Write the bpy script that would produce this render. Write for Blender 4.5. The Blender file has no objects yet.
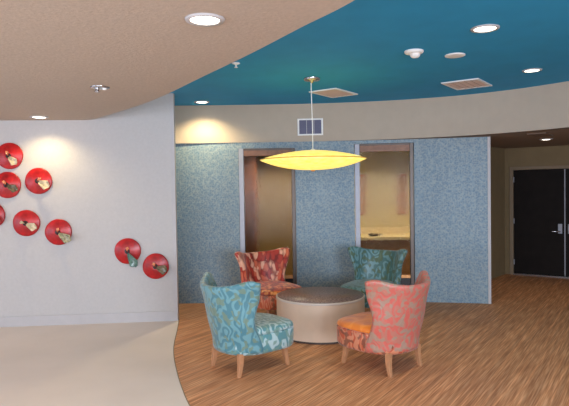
import bpy, bmesh, math, random
from mathutils import Vector, Matrix
random.seed(7)
sc = bpy.context.scene
PI = math.pi

# ------------------------------------------------------------------ camera
cam = bpy.data.cameras.new('camera'); cam_o = bpy.data.objects.new('camera', cam)
sc.collection.objects.link(cam_o); sc.camera = cam_o
cam.sensor_width = 36.0; cam.lens = 36.0 * 550 / 569; cam.clip_end = 100
_p, _r = math.radians(1.5), math.radians(0.9)
F = Vector((0, math.cos(_p), -math.sin(_p))); R0 = Vector((1, 0, 0)); U0 = R0.cross(F)
Rv = R0 * math.cos(_r) - U0 * math.sin(_r); Uv = R0 * math.sin(_r) + U0 * math.cos(_r)
m = Matrix((Rv, Uv, -F)).transposed().to_4x4(); m.translation = (0, 0, 1.75)
cam_o.matrix_world = m

# ------------------------------------------------------------------ world, light, exposure
w = bpy.data.worlds.new('world'); sc.world = w; w.use_nodes = True
w.node_tree.nodes['Background'].inputs[0].default_value = (0.62, 0.74, 1.0, 1)
w.node_tree.nodes['Background'].inputs[1].default_value = 2.0
sc.view_settings.view_transform = 'Standard'; sc.view_settings.look = 'None'
sc.view_settings.exposure = 0.15; sc.view_settings.gamma = 1.0
sc.view_settings.use_curve_mapping = False
sc.cycles.use_denoising = True
sc.cycles.max_bounces = 8; sc.cycles.transparent_max_bounces = 8
sc.cycles.sample_clamp_indirect = 4.0
sc.cycles.caustics_reflective = False; sc.cycles.caustics_refractive = False

def area(name, loc, target, size, size_y, power, col):
    l = bpy.data.lights.new(name, 'AREA'); l.shape = 'RECTANGLE'; l.size = size; l.size_y = size_y
    l.energy = power; l.color = col
    o = bpy.data.objects.new(name, l); sc.collection.objects.link(o); o.location = loc
    o.rotation_euler = (Vector(target) - Vector(loc)).to_track_quat('-Z', 'Y').to_euler()
    return o
# daylight entering through the big windows of the rear wall and of the left wall
area('window_light_rear', (-2.2, -3.75, 1.5), (-2.0, 6, 1.2), 5.6, 2.1, 200, (0.90, 0.92, 1.0))
area('window_light_rear', (3.2, -3.75, 1.5), (1.2, 6, 1.2), 3.0, 2.1, 400, (0.80, 0.88, 1.0))
area('window_light_left', (-6.8, 1.5, 1.5), (0, 3.5, 1.0), 5.0, 2.1, 60, (0.74, 0.85, 1.0))
# added fill spots at ceiling height, without fixtures, to brighten the floor
for lx, ly, lz, pw in ((-4.6, 3.6, 2.66, 90), (-2.3, 2.4, 2.66, 90), (-4.6, 0.3, 2.66, 90), (-2.0, -1.4, 2.66, 90),
                       (2.6, 2.3, 3.01, 95), (4.6, 3.0, 3.01, 50), (2.2, -1.2, 3.01, 110), (4.6, 0.3, 3.01, 70)):
    l_ = bpy.data.lights.new('overhead_fill_light', 'SPOT'); l_.energy = pw * 1.1; l_.color = (1, .87, .70)
    l_.spot_size = math.radians(120); l_.spot_blend = .9; l_.shadow_soft_size = .15
    o_ = bpy.data.objects.new('overhead_fill_light', l_); sc.collection.objects.link(o_); o_.location = (lx, ly, lz)

# ------------------------------------------------------------------ materials
def new_mat(name):
    mt = bpy.data.materials.new(name); mt.use_nodes = True
    nt = mt.node_tree; b = nt.nodes['Principled BSDF']
    return mt, nt, b
def N(nt, t, **kw):
    n = nt.nodes.new(t)
    for k, v in kw.items(): setattr(n, k, v)
    return n
def plain(name, col, rough=0.6, metal=0.0, noise=0.06, scale=8.0, bump=0.0, bscale=60.0, spec=0.5):
    mt, nt, b = new_mat(name)
    b.inputs['Roughness'].default_value = rough; b.inputs['Metallic'].default_value = metal
    b.inputs['Specular IOR Level'].default_value = spec
    tc = N(nt, 'ShaderNodeTexCoord'); nz = N(nt, 'ShaderNodeTexNoise'); nz.inputs['Scale'].default_value = scale
    nz.inputs['Detail'].default_value = 4
    nt.links.new(tc.outputs['Object'], nz.inputs['Vector'])
    rp = N(nt, 'ShaderNodeValToRGB')
    rp.color_ramp.elements[0].position = .3; rp.color_ramp.elements[1].position = .7
    rp.color_ramp.elements[0].color = (*[c * (1 - noise) for c in col], 1)
    rp.color_ramp.elements[1].color = (*[min(1, c * (1 + noise)) for c in col], 1)
    nt.links.new(nz.outputs['Fac'], rp.inputs['Fac']); nt.links.new(rp.outputs['Color'], b.inputs['Base Color'])
    if bump:
        n2 = N(nt, 'ShaderNodeTexNoise'); n2.inputs['Scale'].default_value = bscale; n2.inputs['Detail'].default_value = 5
        nt.links.new(tc.outputs['Object'], n2.inputs['Vector'])
        bp = N(nt, 'ShaderNodeBump'); bp.inputs['Strength'].default_value = bump; bp.inputs['Distance'].default_value = .01
        nt.links.new(n2.outputs['Fac'], bp.inputs['Height']); nt.links.new(bp.outputs['Normal'], b.inputs['Normal'])
    return mt
def emit(name, col, s):
    mt, nt, b = new_mat(name)
    b.inputs['Base Color'].default_value = (*col, 1)
    b.inputs['Emission Color'].default_value = (*col, 1); b.inputs['Emission Strength'].default_value = s
    return mt

def carpet_mat():
    mt, nt, b = new_mat('striped_carpet')
    tc = N(nt, 'ShaderNodeTexCoord')
    def dot(v):
        d = N(nt, 'ShaderNodeVectorMath', operation='DOT_PRODUCT'); d.inputs[1].default_value = v
        nt.links.new(tc.outputs['Object'], d.inputs[0]); return d
    s, t = dot((.829, -.559, 0)), dot((.559, .829, 0))
    def stretched(a, c, sc_, det):
        ms = N(nt, 'ShaderNodeMath', operation='MULTIPLY'); ms.inputs[1].default_value = a
        mt_ = N(nt, 'ShaderNodeMath', operation='MULTIPLY'); mt_.inputs[1].default_value = c
        nt.links.new(s.outputs['Value'], ms.inputs[0]); nt.links.new(t.outputs['Value'], mt_.inputs[0])
        cb = N(nt, 'ShaderNodeCombineXYZ'); nt.links.new(ms.outputs[0], cb.inputs[0]); nt.links.new(mt_.outputs[0], cb.inputs[1])
        nz = N(nt, 'ShaderNodeTexNoise'); nz.inputs['Scale'].default_value = sc_; nz.inputs['Detail'].default_value = det
        nt.links.new(cb.outputs[0], nz.inputs['Vector']); return nz
    n1 = stretched(80, 2.6, 1.0, 2); n2 = stretched(24, .5, 1.0, 2)
    r1 = N(nt, 'ShaderNodeValToRGB'); e = r1.color_ramp.elements
    e[0].position = .34; e[0].color = (.41, .175, .078, 1); e[1].position = .68; e[1].color = (.74, .42, .235, 1)
    x = r1.color_ramp.elements.new(.5); x.color = (.58, .275, .13, 1)
    nt.links.new(n1.outputs['Fac'], r1.inputs['Fac'])
    r2 = N(nt, 'ShaderNodeValToRGB'); e = r2.color_ramp.elements
    e[0].position = .35; e[0].color = (.80, .78, .78, 1); e[1].position = .65; e[1].color = (1.15, 1.12, 1.1, 1)
    nt.links.new(n2.outputs['Fac'], r2.inputs['Fac'])
    mx = N(nt, 'ShaderNodeMix', data_type='RGBA', blend_type='MULTIPLY'); mx.inputs[0].default_value = 1
    nt.links.new(r1.outputs['Color'], mx.inputs[6]); nt.links.new(r2.outputs['Color'], mx.inputs[7])
    nt.links.new(mx.outputs[2], b.inputs['Base Color'])
    b.inputs['Roughness'].default_value = .62; b.inputs['Specular IOR Level'].default_value = .35
    bp = N(nt, 'ShaderNodeBump'); bp.inputs['Strength'].default_value = .25; bp.inputs['Distance'].default_value = .004
    nt.links.new(n1.outputs['Fac'], bp.inputs['Height']); nt.links.new(bp.outputs['Normal'], b.inputs['Normal'])
    return mt

def wallcover_mat():
    mt, nt, b = new_mat('blue_patterned_wallcovering')
    tc = N(nt, 'ShaderNodeTexCoord')
    v1 = N(nt, 'ShaderNodeTexVoronoi', distance='CHEBYCHEV'); v1.inputs['Scale'].default_value = 34; v1.inputs['Randomness'].default_value = .75
    nz = N(nt, 'ShaderNodeTexNoise'); nz.inputs['Scale'].default_value = 30; nz.inputs['Detail'].default_value = 3
    n3 = N(nt, 'ShaderNodeTexNoise'); n3.inputs['Scale'].default_value = 1.6
    for n in (v1, nz, n3): nt.links.new(tc.outputs['Object'], n.inputs['Vector'])
    r = N(nt, 'ShaderNodeValToRGB'); e = r.color_ramp.elements
    e[0].position = .12; e[0].color = (.09, .18, .27, 1); e[1].position = .5; e[1].color = (.36, .46, .50, 1)
    nt.links.new(v1.outputs['Distance'], r.inputs['Fac'])
    r2 = N(nt, 'ShaderNodeValToRGB'); e = r2.color_ramp.elements
    e[0].position = .4; e[0].color = (.13, .25, .36, 1); e[1].position = .6; e[1].color = (.33, .40, .42, 1)
    nt.links.new(nz.outputs['Fac'], r2.inputs['Fac'])
    mx = N(nt, 'ShaderNodeMix', data_type='RGBA'); mx.inputs[0].default_value = .5
    nt.links.new(r.outputs['Color'], mx.inputs[6]); nt.links.new(r2.outputs['Color'], mx.inputs[7])
    m2 = N(nt, 'ShaderNodeMix', data_type='RGBA', blend_type='MULTIPLY'); m2.inputs[0].default_value = .25
    nt.links.new(mx.outputs[2], m2.inputs[6]); nt.links.new(n3.outputs['Fac'], m2.inputs[7])
    nt.links.new(m2.outputs[2], b.inputs['Base Color'])
    b.inputs['Roughness'].default_value = .5
    return mt

def fabric_mat(name, ground, leaf, accent, scale=7.5, rough=.45, seed=0.0, sheen=.3, petals=False):
    """Leaf damask: swirling leaf outlines (contours of a noise) or, with petals, small overlapping pointed leaves."""
    mt, nt, b = new_mat(name)
    tc = N(nt, 'ShaderNodeTexCoord')
    ad = N(nt, 'ShaderNodeVectorMath', operation='ADD'); ad.inputs[1].default_value = (seed, seed * .7, seed * 1.3)
    nt.links.new(tc.outputs['Object'], ad.inputs[0])
    warp = N(nt, 'ShaderNodeTexNoise'); warp.inputs['Scale'].default_value = scale * .45; warp.inputs['Detail'].default_value = 1
    nt.links.new(ad.outputs[0], warp.inputs['Vector'])
    wm = N(nt, 'ShaderNodeVectorMath', operation='MULTIPLY_ADD')
    k = .9 / scale if not petals else 1.6 / scale
    wm.inputs[1].default_value = (k, k, k); nt.links.new(warp.outputs['Color'], wm.inputs[0]); nt.links.new(ad.outputs[0], wm.inputs[2])
    r = N(nt, 'ShaderNodeValToRGB'); e = r.color_ramp.elements
    if petals:
        mp = N(nt, 'ShaderNodeMapping'); mp.inputs['Rotation'].default_value = (.3, .6, .2); mp.inputs['Scale'].default_value = (1, 1, .42)
        nt.links.new(wm.outputs[0], mp.inputs['Vector'])
        v = N(nt, 'ShaderNodeTexVoronoi'); v.inputs['Scale'].default_value = scale; nt.links.new(mp.outputs[0], v.inputs['Vector'])
        sp = N(nt, 'ShaderNodeSeparateColor'); nt.links.new(v.outputs['Color'], sp.inputs[0])
        e[0].position = .0; e[0].color = (*ground, 1); e[1].position = .40; e[1].color = (*accent, 1)
        x = e.new(.66); x.color = (*leaf, 1); r.color_ramp.interpolation = 'CONSTANT'
        nt.links.new(sp.outputs[0], r.inputs['Fac'])
        mx = N(nt, 'ShaderNodeMix', data_type='RGBA', blend_type='MULTIPLY')
        r2 = N(nt, 'ShaderNodeValToRGB'); q = r2.color_ramp.elements
        q[0].position = .45; q[0].color = (1, 1, 1, 1); q[1].position = .75; q[1].color = (.45, .3, .3, 1)
        nt.links.new(v.outputs['Distance'], r2.inputs['Fac']); mx.inputs[0].default_value = 1
        nt.links.new(r.outputs['Color'], mx.inputs[6]); nt.links.new(r2.outputs['Color'], mx.inputs[7]); h = v.outputs['Distance']
    else:
        nz = N(nt, 'ShaderNodeTexNoise'); nz.inputs['Scale'].default_value = scale * .55; nz.inputs['Detail'].default_value = .6
        mp = N(nt, 'ShaderNodeMapping'); mp.inputs['Rotation'].default_value = (.2, .5, 0); mp.inputs['Scale'].default_value = (1, 1, .62)
        nt.links.new(wm.outputs[0], mp.inputs['Vector']); nt.links.new(mp.outputs[0], nz.inputs['Vector'])
        ml = N(nt, 'ShaderNodeMath', operation='MULTIPLY'); ml.inputs[1].default_value = 34; nt.links.new(nz.outputs['Fac'], ml.inputs[0])
        sn = N(nt, 'ShaderNodeMath', operation='SINE'); nt.links.new(ml.outputs[0], sn.inputs[0])
        ma = N(nt, 'ShaderNodeMath', operation='MULTIPLY_ADD'); ma.inputs[1].default_value = .5; ma.inputs[2].default_value = .5; nt.links.new(sn.outputs[0], ma.inputs[0])
        e[0].position = .35; e[0].color = (*ground, 1); e[1].position = .72; e[1].color = (*leaf, 1)
        nt.links.new(ma.outputs[0], r.inputs['Fac'])
        nz2 = N(nt, 'ShaderNodeTexNoise'); nz2.inputs['Scale'].default_value = scale * 1.05; nz2.inputs['Detail'].default_value = .5
        nt.links.new(wm.outputs[0], nz2.inputs['Vector'])
        r2 = N(nt, 'ShaderNodeValToRGB'); q = r2.color_ramp.elements
        q[0].position = .54; q[0].color = (0, 0, 0, 1); q[1].position = .60; q[1].color = (.85, .85, .85, 1)
        nt.links.new(nz2.outputs['Fac'], r2.inputs['Fac'])
        mx = N(nt, 'ShaderNodeMix', data_type='RGBA')
        nt.links.new(r2.outputs['Color'], mx.inputs[0]); nt.links.new(r.outputs['Color'], mx.inputs[6])
        mx.inputs[7].default_value = (*accent, 1); h = ma.outputs[0]
    nt.links.new(mx.outputs[2], b.inputs['Base Color'])
    b.inputs['Roughness'].default_value = rough
    b.inputs['Sheen Weight'].default_value = sheen; b.inputs['Sheen Roughness'].default_value = .4
    bp = N(nt, 'ShaderNodeBump'); bp.inputs['Strength'].default_value = .3; bp.inputs['Distance'].default_value = .006
    nt.links.new(h, bp.inputs['Height']); nt.links.new(bp.outputs['Normal'], b.inputs['Normal'])
    return mt

def glass_mat():
    mt, nt, b = new_mat('rain_textured_glass')
    b.inputs['Base Color'].default_value = (.95, .96, .94, 1); b.inputs['Roughness'].default_value = .05
    b.inputs['IOR'].default_value = 1.18; b.inputs['Transmission Weight'].default_value = 1
    tc = N(nt, 'ShaderNodeTexCoord'); mp = N(nt, 'ShaderNodeMapping'); mp.inputs['Scale'].default_value = (34, 34, 7)
    nz = N(nt, 'ShaderNodeTexNoise'); nz.inputs['Scale'].default_value = 1; nz.inputs['Detail'].default_value = 2
    nt.links.new(tc.outputs['Object'], mp.inputs['Vector']); nt.links.new(mp.outputs[0], nz.inputs['Vector'])
    bp = N(nt, 'ShaderNodeBump'); bp.inputs['Strength'].default_value = .9; bp.inputs['Distance'].default_value = .01
    nt.links.new(nz.outputs['Fac'], bp.inputs['Height']); nt.links.new(bp.outputs['Normal'], b.inputs['Normal'])
    return mt

def speckle_mat():
    mt, nt, b = new_mat('speckled_laminate')
    tc = N(nt, 'ShaderNodeTexCoord'); nz = N(nt, 'ShaderNodeTexNoise'); nz.inputs['Scale'].default_value = 45; nz.inputs['Detail'].default_value = 4
    nt.links.new(tc.outputs['Object'], nz.inputs['Vector'])
    r = N(nt, 'ShaderNodeValToRGB'); e = r.color_ramp.elements
    e[0].position = .35; e[0].color = (.12, .065, .055, 1); e[1].position = .68; e[1].color = (.38, .27, .25, 1)
    nt.links.new(nz.outputs['Fac'], r.inputs['Fac']); nt.links.new(r.outputs['Color'], b.inputs['Base Color'])
    b.inputs['Roughness'].default_value = .38
    return mt

def shade_mat():
    mt, nt, b = new_mat('glowing_yellow_shade')
    tc = N(nt, 'ShaderNodeTexCoord')
    nz = N(nt, 'ShaderNodeTexNoise'); nz.inputs['Scale'].default_value = 14; nz.inputs['Detail'].default_value = 5
    nt.links.new(tc.outputs['Object'], nz.inputs['Vector'])
    r = N(nt, 'ShaderNodeValToRGB'); e = r.color_ramp.elements
    e[0].position = .35; e[0].color = (.92, .62, .08, 1); e[1].position = .7; e[1].color = (1, .80, .24, 1)
    nt.links.new(nz.outputs['Fac'], r.inputs['Fac'])
    b.inputs['Base Color'].default_value = (.8, .6, .15, 1)
    nt.links.new(r.outputs['Color'], b.inputs['Emission Color']); b.inputs['Emission Strength'].default_value = 1.05
    return mt

M = dict(
    carpet=carpet_mat(), cover=wallcover_mat(), glass=glass_mat(), shade=shade_mat(), speckle=speckle_mat(),
    pale_floor=plain('pale_floor_tile', (.75, .66, .60), .42, 0, .05, 1.3, .05, 30, .4),
    left_wall=plain('pale_grey_wallcovering', (.54, .52, .505), .8, 0, .03, 30, .15, 90),
    base=plain('pale_baseboard', (.52, .50, .50), .6, 0, .03, 10),
    beige_ceiling=plain('beige_textured_ceiling', (.51, .42, .34), .9, 0, .07, 38, .4, 45),
    teal=plain('teal_ceiling_paint', (.03, .33, .62), .75, 0, .05, 3, .12, 70, .3),
    soffit=plain('tan_soffit_paint', (.50, .42, .33), .8, 0, .03, 6, .1, 80),
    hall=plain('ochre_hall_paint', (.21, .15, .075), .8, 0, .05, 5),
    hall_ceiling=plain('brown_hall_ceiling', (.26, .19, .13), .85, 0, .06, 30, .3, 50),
    alcove=plain('cream_alcove_wall', (.60, .52, .32), .8, 0, .10, 3),
    olive=plain('olive_tan_alcove_wall', (.40, .31, .17), .8, 0, .08, 3),
    shell=plain('grey_plaster', (.5, .47, .44), .85),
    steel=plain('brushed_steel', (.38, .39, .44), .5, .35, .05, 20),
    darksteel=plain('dark_bronze_metal', (.10, .08, .07), .4, .6, .1, 12),
    copper=plain('reddish_wood_header', (.26, .12, .065), .45, 0, .2, 16),
    door=plain('dark_espresso_door', (.010, .007, .006), .6, 0, .25, 6, 0, 60, .15),
    casing=plain('tan_door_casing', (.24, .175, .11), .6, 0, .04, 5),
    chrome=plain('chrome', (.50, .50, .52), .22, .9, .02, 10),
    white=plain('white_enamel', (.90, .89, .86), .5, 0, .02, 10),
    greyplastic=plain('grey_trim_ring', (.52, .50, .50), .5, 0, .03, 10),
    vent_pink=plain('pinkish_vent_slats', (.80, .62, .54), .6, 0, .03, 10),
    vent_dark=plain('slate_vent_slats', (.13, .13, .21), .6, 0, .05, 10),
    vent_brown=plain('brown_vent', (.17, .12, .085), .7, 0, .05, 10),
    lamp=emit('warm_lamp_lens', (1, .93, .80), 5.0),
    table_side=plain('pale_maple_laminate', (.66, .51, .375), .42, 0, .06, 4),
    table_rim=plain('light_table_rim', (.62, .55, .49), .4, 0, .03, 10),
    leg=plain('light_maple_leg', (.48, .235, .115), .4, 0, .12, 18),
    red=plain('red_glass', (.46, .010, .012), .3, 0, .35, 12, .15, 14, .5),
    cream=plain('cream_gold_glass', (.66, .54, .34), .2, 0, .3, 30),
    olive_glass=plain('olive_brown_glass', (.17, .13, .07), .22, 0, .5, 40),
    pale_olive_glass=plain('pale_olive_glass', (.36, .33, .19), .22, 0, .5, 40),
    green_glass=plain('teal_green_glass', (.10, .19, .15), .2, 0, .4, 30),
    coral_glass=plain('peach_glass', (.85, .32, .16), .2, 0, .2, 20),
    pit=plain('dark_red_throat', (.02, .004, .004), .4, 0, .1, 20),
    brownwood=plain('brown_cabinet_wood', (.34, .20, .10), .45, 0, .25, 14),
    redwood=plain('red_brown_wood', (.36, .13, .05), .45, 0, .25, 7),
    stone=plain('pale_counter_stone', (.74, .64, .46), .35, 0, .12, 30),
    black=plain('black_lacquer', (.012, .012, .012), .3, 0, .1, 20),
    amber=plain('amber_wire', (.85, .50, .08), .4, 0, .05, 10),
    brass=plain('brass_rail', (.62, .30, .12), .3, .7, .1, 20),
)
FB = dict(
    turquoise=fabric_mat('turquoise_leaf_fabric', (.075, .22, .27), (.15, .34, .39), (.17, .25, .18), 18, .38, 1.3),
    turquoise_seat=fabric_mat('turquoise_leaf_seat_highlights', (.10, .27, .30), (.42, .58, .60), (.17, .31, .27), 17, .33, 2.9),  # white highlights on the seat are painted in as the pale leaf colour
    coral=fabric_mat('coral_leaf_fabric', (.60, .135, .105), (.50, .19, .14), (.36, .27, .20), 19, .4, 4.2, .12),
    orange=fabric_mat('orange_fabric', (.75, .20, .02), (.82, .25, .035), (.66, .16, .03), 8, .5, 3.3),
    redbase=fabric_mat('rust_leaf_fabric', (.52, .10, .04), (.62, .24, .13), (.20, .07, .04), 18, .45, 8.1),
    red_cream=fabric_mat('red_and_cream_leaf_fabric', (.42, .035, .02), (.80, .42, .28), (.62, .14, .07), 19, .42, 6.6, petals=True),
    rust_seat=fabric_mat('orange_red_leaf_fabric', (.50, .06, .02), (.95, .38, .12), (.80, .20, .05), 20, .42, 2.2, petals=True),
    seagreen=fabric_mat('sea_green_leaf_fabric', (.06, .15, .15), (.14, .27, .29), (.08, .12, .06), 15, .38, 5.4),
)

# ------------------------------------------------------------------ helpers
def link(o): sc.collection.objects.link(o); return o
class MB:
    def __init__(s): s.v = []; s.f = []; s.sm = []
    def add(s, v, f, smooth=False):
        n = len(s.v); s.v += [tuple(x) for x in v]; s.f += [tuple(i + n for i in q) for q in f]; s.sm += [smooth] * len(f)
        return s
    def box(s, x0, x1, y0, y1, z0, z1):
        v = [(x, y, z) for z in (z0, z1) for x, y in ((x0, y0), (x1, y0), (x1, y1), (x0, y1))]
        return s.add(v, [(3, 2, 1, 0), (4, 5, 6, 7), (0, 1, 5, 4), (1, 2, 6, 5), (2, 3, 7, 6), (3, 0, 4, 7)])
    def prism(s, pts, z0, z1, smooth=False):        # pts counter-clockwise
        n = len(pts); v = [(p[0], p[1], z0) for p in pts] + [(p[0], p[1], z1) for p in pts]
        s.add(v, [tuple(range(n))[::-1], tuple(range(n, 2 * n))])
        return s.add(v, [(i, (i + 1) % n, (i + 1) % n + n, i + n) for i in range(n)], smooth)
    def loops(s, rings, smooth=True, cap0=True, cap1=True):   # rings: equal-length closed loops
        n = len(rings[0]); v = [p for r in rings for p in r]; f = []
        for k in range(len(rings) - 1):
            for i in range(n):
                j = (i + 1) % n; f.append((k * n + i, k * n + j, (k + 1) * n + j, (k + 1) * n + i))
        s.add(v, f, smooth)
        if cap0: s.add(rings[0], [tuple(range(n))[::-1]], False)
        if cap1: s.add(rings[-1], [tuple(range(n))], False)
        return s
    def lathe(s, prof, n=32, c=(0, 0, 0), cap0=True, cap1=True, smooth=True):
        return s.loops([[(c[0] + r * math.cos(2 * PI * i / n), c[1] + r * math.sin(2 * PI * i / n), c[2] + z) for i in range(n)] for r, z in prof], smooth, cap0, cap1)
    def tube(s, pts, r, n=8, r1=None):
        rings = []
        for k, p in enumerate(pts):
            p = Vector(p); a = Vector(pts[max(0, k - 1)]); b = Vector(pts[min(len(pts) - 1, k + 1)])
            d = (b - a).normalized(); u = d.cross(Vector((0, 0, 1)))
            if u.length < .01: u = Vector((1, 0, 0))
            u.normalize(); v = u.cross(d); rr = r if r1 is None else r + (r1 - r) * k / (len(pts) - 1)
            rings.append([p + u * rr * math.cos(2 * PI * i / n) + v * rr * math.sin(2 * PI * i / n) for i in range(n)])
        return s.loops(rings)
    def build(s, name, mat, parent=None, bevel=0, subsurf=0, merge=False):
        me = bpy.data.meshes.new(name); me.from_pydata(s.v, [], s.f)
        me.polygons.foreach_set('use_smooth', s.sm); me.materials.append(mat)
        bm = bmesh.new(); bm.from_mesh(me)
        if merge: bmesh.ops.remove_doubles(bm, verts=bm.verts, dist=1e-5)
        bmesh.ops.recalc_face_normals(bm, faces=bm.faces); bm.to_mesh(me); bm.free()
        o = link(bpy.data.objects.new(name, me)); o.parent = parent
        if bevel:
            q = o.modifiers.new('bevel', 'BEVEL'); q.width = bevel; q.segments = 2; q.limit_method = 'ANGLE'
        if subsurf:
            q = o.modifiers.new('subsurf', 'SUBSURF'); q.levels = subsurf; q.render_levels = subsurf
        return o
def tag(o, label=None, cat=None, group=None, kind=None):
    for k, v in (('label', label), ('category', cat), ('group', group), ('kind', kind)):
        if v: o[k] = v
    return o
def struct(o, label=None, cat=None): return tag(o, label, cat, None, 'structure')
def thing(name, label, cat, loc=(0, 0, 0), rz=0, group=None, kind=None):
    o = link(bpy.data.objects.new(name, None)); o.location = loc; o.rotation_euler = (0, 0, rz); o.empty_display_size = .1
    return tag(o, label, cat, group, kind)
def spline(pts, n=8):
    out = []
    for i in range(len(pts) - 1):
        p0 = pts[max(0, i - 1)]; p1 = pts[i]; p2 = pts[i + 1]; p3 = pts[min(len(pts) - 1, i + 2)]
        for k in range(n):
            t = k / n
            out.append(tuple(.5 * (2 * b + (c - a) * t + (2 * a - 5 * b + 4 * c - d) * t * t + (3 * b - a - 3 * c + d) * t ** 3)
                             for a, b, c, d in zip(p0, p1, p2, p3)))
    out.append(tuple(pts[-1])); return out
def band(mb, line, z0, z1, thick):      # a vertical sheet along a line (left to right as seen from the camera), thickness away from it
    off = []
    for i, p in enumerate(line):
        a = line[max(0, i - 1)]; b = line[min(len(line) - 1, i + 1)]
        d = Vector((b[0] - a[0], b[1] - a[1])).normalized(); off.append((p[0] - d.y * thick, p[1] + d.x * thick))
    for i in range(len(line) - 1):
        p, q, p2, q2 = line[i], line[i + 1], off[i], off[i + 1]
        v = [(p[0], p[1], z0), (q[0], q[1], z0), (q[0], q[1], z1), (p[0], p[1], z1), (p2[0], p2[1], z0), (q2[0], q2[1], z0), (q2[0], q2[1], z1), (p2[0], p2[1], z1)]
        mb.add(v, [(0, 1, 2, 3), (7, 6, 5, 4)], True); mb.add(v, [(3, 2, 6, 7), (0, 4, 5, 1)])
        if i == 0: mb.add(v, [(0, 3, 7, 4)])
        if i == len(line) - 2: mb.add(v, [(1, 5, 6, 2)])
    return mb

# ------------------------------------------------------------------ setting
ZT, ZB, ZS = 3.04, 2.69, 2.465          # teal ceiling, beige ceiling, soffit underside
X0, X1, Y0, Y1 = -7.0, 7.0, -4.0, 13.0
curve = spline([(-1.49, 7.50), (-1.448, 7.378), (-1.362, 6.8), (-1.276, 6.182), (-1.186, 5.734), (-1.061, 5.255), (-.933, 4.824), (-.792, 4.415),
                (-.55, 3.85), (-.2, 3.15), (.25, 2.4), (.7, 1.6), (1.05, .6), (1.2, -1), (1.2, Y0)], 6)
carpet = [(X1, Y0), (X1, Y1), (-4.5, Y1), (-4.5, 7.5)] + curve
struct(MB().prism(carpet, -.1, 0).build('floor', M['carpet']), 'wood-toned striped carpet with a curved edge', 'floor')
pale = [(X0, Y0)] + curve[::-1] + [(-4.5, 7.5), (X0, 7.5)]
struct(MB().prism(pale, -.1, 0).build('floor', M['pale_floor']), 'pale smooth beige floor beside the striped carpet', 'floor')
strip = MB(); cv = curve[2:]
band(strip, [(p[0] - .004, p[1]) for p in cv], 0, .003, .008)
struct(strip.build('trim_1', M['casing']), 'thin dark strip along the curved carpet edge', 'trim')

struct(MB().box(X0, X1, Y0, Y1, ZT, ZT + .15).build('ceiling', M['teal']), 'teal painted upper ceiling', 'ceiling')
bedge = spline([(-2.75, 7.26), (-2.50, 7.20), (-2.221, 6.885), (-1.566, 6.05), (-1.16, 5.444), (-.693, 4.648), (-.224, 3.853), (.107, 3.251), (.37, 2.784),
                (.65, 2.1), (.85, 1.2), (.9, 0), (.8, -2), (.8, Y0)], 6)
bpoly = [(X0, Y0)] + bedge[::-1] + [(X0, 6.95)]
struct(MB().prism(bpoly, ZB, ZT).build('ceiling', M['beige_ceiling']), 'lower beige textured ceiling with a curved edge', 'ceiling')

# left wall that carries the red discs
def lw(x): return 7.146 + (x + 3.744) * (7.35 - 7.146) / (3.744 - 1.446)
wall = MB(); wall.prism([(X0, lw(X0)), (-1.455, lw(-1.455)), (-1.455, 7.43), (X0, 7.08)], 0, ZT)
struct(wall.build('wall_left', M['left_wall'], bevel=.008), 'pale grey wall carrying the red discs', 'wall')
cg = MB(); band(cg, [(-1.505, lw(-1.505) - .005), (-1.4552, lw(-1.4552) - .005)], .131, ZT - .001, .0045)
struct(cg.build('trim_4', M['base'], bevel=.001), 'pale corner guard at the right end of the disc wall', 'trim')
bb = MB(); band(bb, [(X0, lw(X0) - .012), (-1.456, lw(-1.456) - .012)], 0, .13, .0118)
struct(bb.build('baseboard_left', M['base']), 'pale baseboard below the red discs', 'baseboard')

# curved soffit
soff = spline([(-3.2, 8.30), (-1.643, 8.42), (-.045, 8.45), (.75, 8.40), (1.455, 8.281), (2.08, 8.086), (2.647, 7.813), (3.177, 7.40), (3.584, 6.919),
               (4.05, 6.25), (4.5, 5.3), (4.75, 4.2), (4.9, 2.5), (X1, 1.5)], 6)
sb = MB(); band(sb, soff, ZS, ZT, .12)
struct(sb.build('wall_soffit', M['soffit']), 'tan curved bulkhead above the blue wall', 'wall')
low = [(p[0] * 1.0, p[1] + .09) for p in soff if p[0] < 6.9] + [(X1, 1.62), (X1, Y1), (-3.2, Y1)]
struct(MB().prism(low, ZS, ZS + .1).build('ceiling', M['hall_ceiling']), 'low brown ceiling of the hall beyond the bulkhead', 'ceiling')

# blue wall with two tall glazed openings
def wy(x): return 8.455 - .040 * max(x, 0) ** 2
TH = .14
W1 = (-.697, .172, 2.373); W2 = (1.075, 1.961, 2.414)
bw = MB()
def wl(a, b, n=6): return [(a + (b - a) * i / n, wy(a + (b - a) * i / n)) for i in range(n + 1)]
band(bw, wl(-3.0, W1[0]), 0, ZS, TH); band(bw, wl(*W1[:2]), W1[2], ZS, TH); band(bw, wl(W1[1], W2[0]), 0, ZS, TH)
band(bw, wl(*W2[:2]), W2[2], ZS, TH); band(bw, wl(W2[1], 3.0), 0, ZS, TH)
struct(bw.build('wall_back', M['cover']), 'blue patterned wall covering behind the seating', 'wall')
e = MB(); e.prism([(2.992, wy(2.992) - .01), (3.03, wy(3.03) - .01), (3.03, wy(3.03) + TH + .01), (3.002, wy(3.002) + TH + .01)], 0, ZS - .002)
struct(e.build('trim_2', M['greyplastic']), 'pale grey corner strip at the right end of the blue wall', 'trim')

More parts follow.
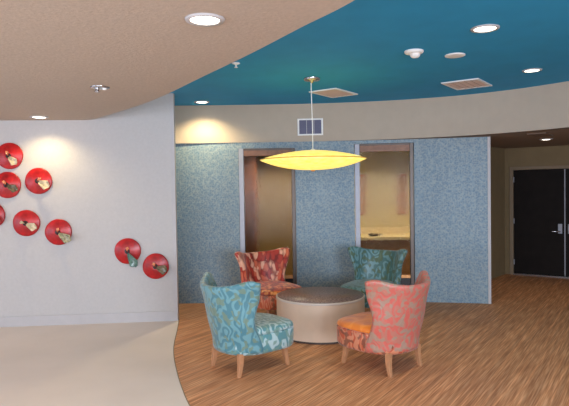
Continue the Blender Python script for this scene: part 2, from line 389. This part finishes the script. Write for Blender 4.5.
def glazed(n, W, label, extra):
    x0, x1, zt = W
    r = thing('window_%d' % n, label, 'window', ((x0 + x1) / 2, wy((x0 + x1) / 2), 0), math.atan2(wy(x1) - wy(x0), x1 - x0), kind='structure')
    h = (x1 - x0) / 2 - .004
    MB().box(-h, -h + .075, -.012, .10, 0, zt - .003).build('window_frame', M['steel'], r, .004)
    MB().box(h - .055, h, -.012, .10, 0, zt - .003).build('window_frame', M['darksteel'], r, .004)
    MB().box(-h + .076, h - .056, -.004, .09, zt - extra, zt - .003).build('window_header', M['copper'], r, .003)
    MB().box(-h + .076, h - .056, -.008, .005, zt - .03, zt - .006).build('header_trim', M['darksteel'], r, .002)
    z0 = .41
    MB().box(-h + .076, h - .056, .03, .042, z0 + .002, zt - extra - .002).build('glass_pane', M['glass'], r)
    MB().box(-h + .076, h - .056, .0, .08, z0 - .05, z0).build('bottom_rail', M['brass'], r, .004)
    MB().box(-h + .076, h - .056, .02, .07, 0, z0 - .052).build('lower_panel', M['black'], r)
    return r
glazed(1, W1, 'tall textured glass panel with dim olive tan room behind, left opening', .115)
glazed(2, W2, 'tall textured glass panel with cream wall and counter behind, right opening', .125)

# rooms behind the glass
AC = 2.45
al = MB(); al.box(.83, 2.62, 9.9, 10.0, 0, AC); al.box(2.52, 2.62, 8.62, 9.9, 0, AC); al.box(.60, .76, 8.62, 9.9, 0, AC)
struct(al.build('wall_alcove', M['alcove']), 'cream wall of the room behind the right glass panel', 'wall')
al = MB(); al.box(-1.4, .76, 9.90, 10.0, 0, AC); al.box(-1.4, -1.3, 8.62, 9.9, 0, AC); al.box(.50, .598, 8.62, 9.898, 0, AC)
struct(al.build('wall_alcove', M['olive']), 'olive tan wall of the room behind the left glass panel', 'wall')

# hall
door_a = Vector((4.33, 10.80)); dd = Vector((.817, -.577))
far = [tuple(door_a), tuple(door_a + dd * .14)]
hd = MB()
D0 = .15; D1 = D0 + 1.82                        # the double door opening along the far wall
def fp(s_): p = door_a + dd * s_; return (p.x, p.y)
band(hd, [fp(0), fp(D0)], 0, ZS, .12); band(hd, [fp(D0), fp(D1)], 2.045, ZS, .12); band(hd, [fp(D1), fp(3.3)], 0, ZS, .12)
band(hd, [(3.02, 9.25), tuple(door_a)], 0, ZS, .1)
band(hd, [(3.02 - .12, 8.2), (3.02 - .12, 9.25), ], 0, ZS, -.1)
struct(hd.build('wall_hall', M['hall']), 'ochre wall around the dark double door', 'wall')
for n, (a, b, lab) in enumerate(((D0 + .01, (D0 + D1) / 2 - .008, 'dark brown door leaf, left of the double door'),
                                 ((D0 + D1) / 2 + .008, D1 - .01, 'dark brown door leaf, right of the double door'))):
    p = door_a + dd * a; L = b - a
    r = thing('door_%d' % (n + 1), lab, 'door', (p.x, p.y, 0), math.atan2(dd.y, dd.x), kind='structure')
    MB().box(0, L, .02, .065, .035, 2.035).build('door_leaf', M['door'], r, .003)
    hx = L - .075 if n == 0 else .075
    MB().box(hx - .035, hx + .035, .008, .0195, .83, 1.01).build('handle_plate', M['darksteel'] if 0 else M['steel'], r, .004)
    MB().tube([(hx, .012, .87), (hx, -.04, .87), (hx - (.13 if n == 0 else -.13), -.045, .87)], .011).build('door_handle', M['chrome'], r)
    if n == 0:
        MB().box(L - .002, L + .014, .008, .07, .036, 2.03).build('astragal', M['steel'], r)
        for z in (.25, 1.05, 1.85): MB().box(-.004, .012, .005, .0195, z - .05, z + .05).build('hinge', M['steel'], r)
c_ = door_a + dd * D0
r = thing('trim_3', 'tan casing and metal threshold around the dark double door', 'trim', (c_.x, c_.y, 0), math.atan2(dd.y, dd.x), kind='structure')
W = D1 - D0
MB().box(-.06, .006, -.018, .1, 0, 2.10).box(W - .006, W + .06, -.018, .1, 0, 2.10).box(.006, W - .006, -.018, .1, 2.04, 2.10).build('door_casing', M['casing'], r, .003)
MB().box(.008, W - .008, -.02, .1, 0, .03).build('threshold', M['chrome'], r)

# walls out of view, with the windows that let the daylight in
sh = MB(); sh.box(X1, X1 + .1, Y0, Y1, 0, ZT)
struct(sh.build('wall_right', M['shell']))
sh = MB(); sh.box(X0 - .1, X0, Y0, -1.2, 0, ZT).box(X0 - .1, X0, 4.3, Y1, 0, ZT).box(X0 - .1, X0, -1.2, 4.3, 0, .4).box(X0 - .1, X0, -1.2, 4.3, 2.6, ZT)
struct(sh.build('wall_side', M['shell']))
sh = MB(); sh.box(X0, X1, Y0 - .1, Y0, 0, .35).box(X0, X1, Y0 - .1, Y0, 2.65, ZT)
for a, b in ((X0, -5.2), (.8, 1.8), (6.2, X1)): sh.box(a, b, Y0 - .1, Y0, .35, 2.65)
struct(sh.build('wall_rear', M['shell']))
sh = MB(); sh.box(X0, X1, Y1, Y1 + .1, 0, ZT)
struct(sh.build('wall_far', M['shell']))

# ------------------------------------------------------------------ ceiling fixtures
def spot(parent, z, power, col=(1, .86, .62), ang=125, blend=.7):
    l = bpy.data.lights.new('bulb', 'SPOT'); l.energy = power; l.color = col; l.spot_size = math.radians(ang); l.spot_blend = blend
    l.shadow_soft_size = .06
    o = link(bpy.data.objects.new('bulb', l)); o.location = (0, 0, z); o.parent = parent
def downlight(x, y, z, label, power, r=.095, ang=125, col=(1, .86, .62)):
    t = thing('ceiling_light', label, 'ceiling light', (x, y, z - .0005), 0, 'recessed ceiling lights')
    MB().lathe([(r, -.012), (r + .022, -.010), (r + .026, 0), (r - .004, 0), (r - .004, -.008)], 32, cap0=False, cap1=False).build('trim_ring', M['greyplastic'], t, merge=True)
    MB().lathe([(r - .004, 0), (r - .004, -.006), (r * .6, -.012), (.001, -.014)], 32).build('lamp_lens', M['lamp'], t)
    spot(t, -.03, power, col, ang)
downlight(-.422, 3.053, ZB, 'large round ceiling light in the beige ceiling near the viewer', 70, .085)
downlight(-3.031, 6.86, ZB, 'round ceiling light in the beige ceiling above the red discs', 40, .085, 140, (1, .78, .42))
downlight(1.666, 4.544, ZT, 'round ceiling light in the teal ceiling, the nearest to the viewer there', 55, .09)
downlight(2.808, 6.224, ZT, 'round ceiling light in the teal ceiling at its far right', 22, .08)
downlight(-1.188, 8.09, ZT, 'round ceiling light in the teal ceiling beside the pale wall corner', 85, .085, 140, (1, .80, .46))
downlight(4.128, 8.671, ZS, 'round ceiling light in the low hall ceiling before the dark double door', 22, .075, 130, (1, .78, .48))

def grid_vent(x, y, z, rz, label, slat, frame, sx, sy, n=5, name='ceiling_vent'):
    t = thing(name, label, 'vent', (x, y, z - .0005), rz, None)
    MB().box(-sx, sx, -sy, -sy + .035, -.014, 0).box(-sx, sx, sy - .035, sy, -.014, 0).box(-sx, -sx + .035, -sy + .035, sy - .035, -.014, 0).box(sx - .035, sx, -sy + .035, sy - .035, -.014, 0).build('vent_frame', frame, t, .002)
    MB().box(-sx + .035, sx - .035, -sy + .035, sy - .035, -.003, 0).build('vent_backing', M['vent_brown'], t)
    for k in range(n):
        yy = -sy + .035 + (2 * sy - .07) * (k + .5) / n; hw = (2 * sy - .07) / n * .36
        MB().add([(-sx + .036, yy - hw, -.004), (sx - .036, yy - hw, -.004), (sx - .036, yy + hw, -.012), (-sx + .036, yy + hw, -.012),
                  (-sx + .036, yy - hw, -.0065), (sx - .036, yy - hw, -.0065), (sx - .036, yy + hw, -.0145), (-sx + .036, yy + hw, -.0145)],
                 [(0, 1, 2, 3), (7, 6, 5, 4), (0, 4, 5, 1), (1, 5, 6, 2), (2, 6, 7, 3), (3, 7, 4, 0)]).build('slat', slat, t)
    return t
ANG = math.atan2(.81, .587)
grid_vent(.693, 7.49, ZT, ANG, 'square ceiling vent with pinkish slats above the yellow lamp', M['vent_pink'], M['white'], .30, .21)
grid_vent(2.335, 7.0, ZT, ANG, 'square white ceiling vent near the tan bulkhead, right of the other', M['vent_pink'], M['white'], .30, .23)
grid_vent(3.66, 7.85, ZS, ANG, 'dim brown vent in the low hall ceiling', M['vent_brown'], M['vent_brown'], .28, .12, 3)

# return grille upright on the bulkhead
g = thing('wall_vent', 'small white framed grille with slate slats on the tan bulkhead', 'vent', (.412, 8.4185, 2.683), math.atan2(-.05, .8))
MB().box(-.195, .195, -.016, -.001, -.128, -.105).box(-.195, .195, -.016, -.001, .105, .128).box(-.195, -.168, -.016, -.001, -.105, .105).box(.168, .195, -.016, -.001, -.105, .105).build('vent_frame', M['white'], g, .002)
MB().box(-.168, .168, -.005, -.001, -.105, .105).build('vent_backing', M['vent_dark'], g)
MB().box(-.060, -.052, -.012, -.005, -.105, .105).box(.052, .060, -.012, -.005, -.105, .105).build('mullion', M['greyplastic'], g)
for k in range(8):
    z = -.095 + k * .027
    MB().box(-.167, .167, -.011, -.0055, z - .005, z + .005).build('slat', M['vent_dark'], g)

# small ceiling devices
t = thing('smoke_detector', 'white domed smoke detector on the teal ceiling', 'smoke detector', (1.255, 5.272, ZT))
MB().lathe([(.09, 0), (.09, -.012), (.082, -.022), (.05, -.028)], 28).build('base', M['white'], t)
MB().lathe([(.05, -.028), (.044, -.05), (.03, -.062), (.001, -.066)], 20, c=(.012, .004, 0)).build('dome', M['white'], t)
t = thing('ceiling_speaker', 'flat round white cover on the teal ceiling between smoke detector and lights', 'ceiling speaker', (1.704, 5.458, ZT))
MB().lathe([(.098, 0), (.098, -.008), (.088, -.012)], 32).build('rim', M['white'], t)
MB().lathe([(.086, -.012), (.06, -.0145), (.001, -.016)], 32, cap0=False).build('grille', M['white'], t)
t = thing('fire_sprinkler', 'small white sprinkler hanging from the teal ceiling edge', 'sprinkler', (-.473, 5.653, ZT))
MB().lathe([(.04, 0), (.042, -.006), (.022, -.014)], 20).build('escutcheon', M['white'], t)
MB().lathe([(.010, -.014), (.010, -.04), (.02, -.043), (.02, -.047), (.006, -.05)], 14).build('sprinkler_head', M['white'], t)
t = thing('fire_sprinkler', 'chrome sprinkler and flat cap on the beige ceiling above the red discs', 'sprinkler', (-1.644, 4.976, ZB))
MB().lathe([(.085, 0), (.085, -.008), (.06, -.014)], 24).build('escutcheon', M['chrome'], t)
MB().lathe([(.02, -.014), (.016, -.035), (.028, -.04), (.02, -.046), (.004, -.048)], 16, c=(-.025, 0, 0)).build('sprinkler_head', M['chrome'], t)
MB().lathe([(.018, -.014), (.018, -.026), (.004, -.03)], 16, c=(.04, 0, 0)).build('cap', M['white'], t)

# ------------------------------------------------------------------ pendant lamp
P = thing('pendant_lamp', 'wide yellow saucer pendant lamp hanging over the round table', 'pendant lamp', (.343, 6.48, 0))
MB().lathe([(.095, ZT - .0005), (.095, ZT - .02), (.085, ZT - .03), (.03, ZT - .035), (.012, ZT - .06)], 28).build('canopy', M['chrome'], P)
MB().tube([(-.01, 0, ZT - .05), (0, 0, 2.5), (0, 0, 2.19)], .0055, 8).build('stem', M['white'], P)
pr = []
RP = .622
for k in range(11):                     # underside, centre to rim
    a = k / 10; pr.append((max(.002, RP * a), 1.965 + .118 * a ** 2.3))
for k in range(1, 11):                  # top, rim to centre
    a = 1 - k / 10; pr.append((max(.002, RP * a), 2.083 + .012 + .100 * (1 - a ** 1.8)))
sh_o = MB().lathe(pr, 48).build('shade', M['shade'], P)
rim = MB(); nseg = 64
rim.loops([[((RP + .006 * math.cos(2 * PI * j / 8)) * math.cos(2 * PI * i / nseg), (RP + .006 * math.cos(2 * PI * j / 8)) * math.sin(2 * PI * i / nseg), 2.088 + .006 * math.sin(2 * PI * j / 8)) for j in range(8)] for i in range(nseg + 1)], cap0=False, cap1=False)
rim.build('rim_ring', M['amber'], P)
MB().lathe([(.012, 1.966), (.028, 1.960), (.022, 1.948), (.004, 1.944)], 16).build('finial', M['brass'], P)
MB().lathe([(.03, 2.185), (.034, 2.198), (.01, 2.215)], 16).build('collar', M['white'], P)

# ------------------------------------------------------------------ round table
T = thing('round_table', 'low round drum table with dark speckled top and pale wood side', 'table', (.415, 6.62, 0))
MB().lathe([(.512, 0), (.512, .025)], 72).build('plinth', M['darksteel'], T)
MB().lathe([(.53, .0255), (.53, .437)], 96).build('drum', M['table_side'], T)
MB().lathe([(.53, .4375), (.534, .441), (.534, .458), (.53, .462), (.521, .462)], 96).build('rim', M['table_rim'], T)
MB().lathe([(.5205, .4625), (.5205, .465), (.001, .465)], 96).build('table_top', M['speckle'], T)

# ------------------------------------------------------------------ chairs
def plan(scale=1.0, z=0.0, grow=0.0, n=40, hw=.335, yb=-.35, yf=.405):
    out = []
    for i in range(n):
        a = 2 * PI * i / n; c, s = math.cos(a), math.sin(a)
        e = 3.6 if s > 0 else 2.3
        k = (abs(c) ** e + abs(s) ** e) ** (-1 / e)
        x = hw * k * c; y = k * s * (yf if s > 0 else -yb)
        out.append((x * scale + grow * c, y * scale + grow * s, z))
    return out
def make_chair(name, label, loc, ang, back_out, seat_m, base_m, hgt=1.0):
    r = thing(name, label, 'chair', (loc[0], loc[1], 0), ang - PI / 2, None)
    # upholstered base
    ri = []
    for z, g in ((.198, -.03), (.20, -.008), (.225, .002), (.30, .006), (.372, .006), (.380, .001), (.381, -.05)):
        ri.append(plan(1, z, g))
    MB().loops(ri).build('seat_base', base_m, r)
    ri = []
    for z, g, s in ((.3815, -.045, 1), (.3825, -.008, 1), (.392, .005, 1), (.408, .006, 1), (.428, -.004, 1), (.442, -.024, 1), (.450, -.06, 1), (.455, -.11, 1), (.458, -.18, 1), (.459, -.26, 1)):
        ring = plan(s, z, g); ring = [(x, y, zz - .010 * (y / .33) * (1 if zz > .40 else 0)) for x, y, zz in ring]; ri.append(ring)
    MB().loops(ri).build('seat', seat_m, r)
    # wing back: curved shell, flared and horned at the top corners
    NU, NV, th = 32, 14, .070
    def P_(u, v, off):
        au = abs(u)
        zt = .836 + .105 * au ** 2.7 - (.062 * ((au - .76) / .24) ** 2 if au > .76 else 0)
        z = .205 + (zt - .205) * v
        hz = max(0, (z - .30) / .55)
        w = .345 + .03 * hz ** 1.5 + .035 * au ** 5 * hz ** 2
        yc = -.362 - .135 * hz ** 1.2
        reach = .29 - .085 * math.sin(min(1, v / .85) * PI) ** 2 + .02 * v
        phi = u * PI / 2 * .97
        x = (w - off) * math.sin(phi); y = yc + off + (reach - off * .3) * (1 - max(0, math.cos(phi)) ** 1.15)
        x += .045 * math.copysign(max(0, au - .72) / .28, u) ** 1 * max(0, (hz - .55) / .45) ** 1.5
        return (x, y, z)
    v_, f_ = [], []
    rows = []
    for j in range(NV + 1):
        v = j / NV
        outer = [P_(-1 + 2 * i / NU, v, 0) for i in range(NU + 1)]
        inner = [P_(-1 + 2 * i / NU, v, th * (1 - .15 * v)) for i in range(NU + 1)]
        o_r = Vector(outer[-1]); i_r = Vector(inner[-1]); d = (i_r - o_r); bul = Vector((0, .02, 0))
        o_l = Vector(outer[0]); i_l = Vector(inner[0])
        rows.append(outer + [tuple((o_r + i_r) / 2 + bul)] + inner[::-1] + [tuple((o_l + i_l) / 2 + bul)])
    top = rows[-1]; n = len(top); cen = []
    # rounded top roll
    for i in range(NU + 1):
        a = Vector(top[i]); b = Vector(top[n - 2 - i]); m_ = (a + b) / 2
        cen.append((i, n - 2 - i, m_))
    roll = list(map(Vector, top))
    for i, k, m_ in cen:
        roll[i] = Vector(top[i]).lerp(m_, .35) + Vector((0, 0, .018)); roll[k] = Vector(top[k]).lerp(m_, .35) + Vector((0, 0, .018))
    roll[NU + 1] = Vector(top[NU + 1]) * .9 + (roll[NU] + roll[NU + 2]) * .05; roll[n - 1] = Vector(top[n - 1]) * .9 + (roll[0] + roll[n - 2]) * .05
    roll[NU + 1].z += .008; roll[n - 1].z += .008
    mb = MB(); mb.loops([*rows, [tuple(p) for p in roll]], True, False, False)
    q = [tuple(p) for p in roll]; fs = []
    for i in range(NU):
        fs.append((i, i + 1, n - 3 - i, n - 2 - i))
    fs.append((NU, NU + 1, NU + 2)); fs.append((0, n - 2, n - 1))
    mb.add(q, fs, True)
    bt = rows[0]; mb.add(bt, [(i, n - 2 - i, n - 3 - i, i + 1) for i in range(NU)] + [(NU, NU + 2, NU + 1), (0, n - 1, n - 2)], False)
    mb.build('backrest', back_out, r, subsurf=1, merge=True)
    for sx in (-1, 1):
        for fy in (-1, 1):
            top_c = Vector((sx * .222, .262 if fy > 0 else -.262, .215)); bot = Vector((sx * .232, .298 if fy > 0 else -.288, 0))
            mid = top_c.lerp(bot, .5) + Vector((0, -.008 * fy, 0))
            rg = []
            for c, h in ((top_c, .027), (mid, .022), (bot, .0165)):
                rg.append([(c.x + a * h, c.y + b * h, c.z) for a, b in ((-1, -1), (1, -1), (1, 1), (-1, 1))])
            MB().loops(rg, False).build('leg', M['leg'], r, .004)
    return r
make_chair('slipper_chair', 'turquoise leaf patterned wing-backed chair seen from behind, left of the round table', (-.37, 5.43), math.radians(39), FB['turquoise'], FB['turquoise_seat'], FB['turquoise_seat'])
make_chair('slipper_chair', 'coral pink leaf patterned wing-backed chair with orange seat, right of the round table', (.935, 5.39), math.radians(131), FB['coral'], FB['orange'], FB['redbase'])
make_chair('slipper_chair', 'red and cream leaf patterned wing-backed chair facing the viewer before the left glass panel', (-.19, 7.43), math.radians(-55), FB['red_cream'], FB['rust_seat'], FB['redbase'])
make_chair('slipper_chair', 'sea green leaf patterned wing-backed chair facing the viewer before the right glass panel', (1.15, 7.44), math.radians(-126), FB['seagreen'], FB['seagreen'], FB['seagreen'])

# ------------------------------------------------------------------ red wall discs
wall_ang = math.atan2(lw(0) - lw(-1), 1)
def disc(x, z, label, leaf_m, leaf_ang, leaf_len=.15, petal_ang=100, leaf_w=.045):
    t = thing('wall_disc', label, 'wall decoration', (x, lw(x) - .0005, z), wall_ang, 'red discs on the pale wall')
    # local: x along the wall, -y out of the wall, z up
    n = 48; R = .172
    prof = [(R * .2, .0), (R * .93, .0), (R, -.014), (R * .99, -.024), (R * .93, -.028), (R * .62, -.042), (R * .35, -.054), (R * .16, -.056), (R * .05, -.050)]
    rings = [[(rr * (1 + .018 * math.sin(3 * a_ + x * 9)) * math.cos(a_), yy, rr * math.sin(a_)) for a_ in (2 * PI * i / n for i in range(n))] for rr, yy in prof]
    MB().loops(rings).build('disc', M['red'], t)
    MB().loops([[(rr * math.cos(2 * PI * i / 20), yy, rr * math.sin(2 * PI * i / 20)) for i in range(20)] for rr, yy in ((.030, -.049), (.034, -.058), (.022, -.060), (.008, -.050))]).build('throat', M['pit'], t)
    def leaf(name, mat, ang, L, Wd, lift, y0):
        c, s = math.cos(math.radians(ang)), math.sin(math.radians(ang)); nl, nw = 10, 6; up = []; dn = []
        for i in range(nl + 1):
            a = i / nl; wd = Wd * (.18 + .82 * min(1, a * 1.25) ** .8) * (1 if a < .86 else 1 - (a - .86) / .14 * .45)
            for j in range(nw + 1):
                b = -1 + 2 * j / nw; l_ = L * (.10 + .90 * a) * (1 - .10 * b * b * a + .03 * math.sin(j * 2.3 + L * 90)); q = wd * b
                y = y0 - lift * math.sin(a * PI * .62) - .02 * abs(b) ** 2 * (1 - .4 * a) - .006 * math.sin(a * 9 + j)
                X = l_ * c - q * s; Z = l_ * s + q * c
                up.append((X, y, Z)); dn.append((X, y + .004, Z))
        N_ = len(up); f = []; w_ = nw + 1
        for i in range(nl):
            for j in range(nw):
                q = (i * w_ + j, i * w_ + j + 1, (i + 1) * w_ + j + 1, (i + 1) * w_ + j); f.append(q); f.append(tuple(k + N_ for k in q[::-1]))
        bd = [j for j in range(w_)] + [i * w_ + nw for i in range(1, nl + 1)] + [nl * w_ + j for j in range(nw - 1, -1, -1)] + [i * w_ for i in range(nl - 1, 0, -1)]
        for a_, b_ in zip(bd, bd[1:] + bd[:1]): f.append((a_, a_ + N_, b_ + N_, b_))
        MB().add(up + dn, f, True).build(name, mat, t)
    leaf('leaf', leaf_m, leaf_ang, leaf_len * 1.1, leaf_w * 1.22, .05, -.062)
    leaf('petal', M['coral_glass'] if petal_ang < 140 else M['cream'], petal_ang, .062, .022, .02, -.055)
disc(-3.557, 2.229, 'red disc with cream leaf, topmost of the wall discs', M['cream'], -42, .15, 95)
disc(-3.203, 1.900, 'red disc with bright cream leaf, under the ceiling light, right of two others', M['cream'], -25, .165, 40, .052)
disc(-3.593, 1.853, 'red disc with olive leaf tipped cream, directly below the topmost one', M['olive_glass'], -22, .16, 110)
disc(-3.802, 1.467, 'red disc cut off by the left edge of the picture', M['olive_glass'], -30, .15, 90)
disc(-3.369, 1.353, 'red disc with gold leaf and small cream petal at left, in the lower left group', M['cream'], -22, .155, 160)
disc(-2.968, 1.227, 'red disc with pale olive leaf, rightmost of the left group', M['pale_olive_glass'], -32, .19, 75, .052)
disc(-2.090, 0.954, 'red disc with long teal green leaf hanging over its lower edge', M['green_glass'], -58, .215, 80, .05)
disc(-1.730, 0.743, 'red disc with brown leaf, lowest one nearest the wall corner', M['olive_glass'], -18, .15, 115, .055)

# ------------------------------------------------------------------ things behind the glass
t = thing('counter', 'brown counter with pale stone top behind the right glass panel', 'counter', (1.65, 9.2, 0))
MB().box(-.80, .84, .0, .66, 0, .86).build('cabinet', M['brownwood'], t, .004)
MB().box(-.80, .86, -.03, .68, .862, .915).build('countertop', M['stone'], t, .004)
MB().box(-.80, .84, .66, .69, .917, 1.03).build('backsplash', M['stone'], t)
t = thing('tray', 'small dark tray on the pale counter behind the right glass panel', 'tray', (1.53, 9.42, .9155))
MB().lathe([(.08, 0), (.12, .03), (.124, .032), (.115, .03), (.075, .006)], 24).build('bowl', M['darksteel'], t)
for x, lab in ((1.38, 'narrow brown wall panel behind the right glass panel, at its left side'), (2.12, 'narrow brown wall panel behind the right glass panel, at its right side')):
    t = thing('wall_panel', lab, 'wall panel', (x, 9.8995, 1.62), 0, 'brown panels beside the counter')
    MB().box(-.075, .075, -.03, 0, -.36, .36).build('frame', M['redwood'], t, .004)
    MB().box(-.05, .05, -.035, -.031, -.33, .33).build('infill', M['brownwood'], t)
t = thing('wooden_cabinet', 'tall red-brown wooden cabinet behind the left glass panel', 'cabinet', (-.66, 9.3, 0))
MB().box(-.35, .18, 0, .58, 0, 2.38).build('body', M['redwood'], t, .004)
MB().box(-.33, .165, -.022, -.001, .06, 2.34).build('door', M['redwood'], t, .004)
MB().tube([(.12, -.03, 1.0), (.12, -.045, 1.05), (.12, -.045, 1.2), (.12, -.03, 1.25)], .008).build('handle', M['darksteel'], t)
# small lamps of these rooms, let into the low ceiling just behind the glass
for x, y, pw, lab in ((1.38, 8.85, 55, 'small ceiling light just behind the right glass panel, left one'), (1.80, 8.85, 55, 'small ceiling light just behind the right glass panel, right one'),
                 (-.10, 9.1, 60, 'small ceiling light behind the left glass panel')):
    t = thing('ceiling_light', lab, 'ceiling light', (x, y, ZS - .0005), 0, 'small lights behind the glass')
    MB().lathe([(.05, 0), (.05, -.01), (.042, -.012)], 20).build('trim_ring', M['greyplastic'], t)
    MB().lathe([(.04, -.0125), (.03, -.016), (.001, -.018)], 20).build('lamp_lens', M['lamp'], t)
    spot(t, -.03, pw, (1, .78, .42), 150)
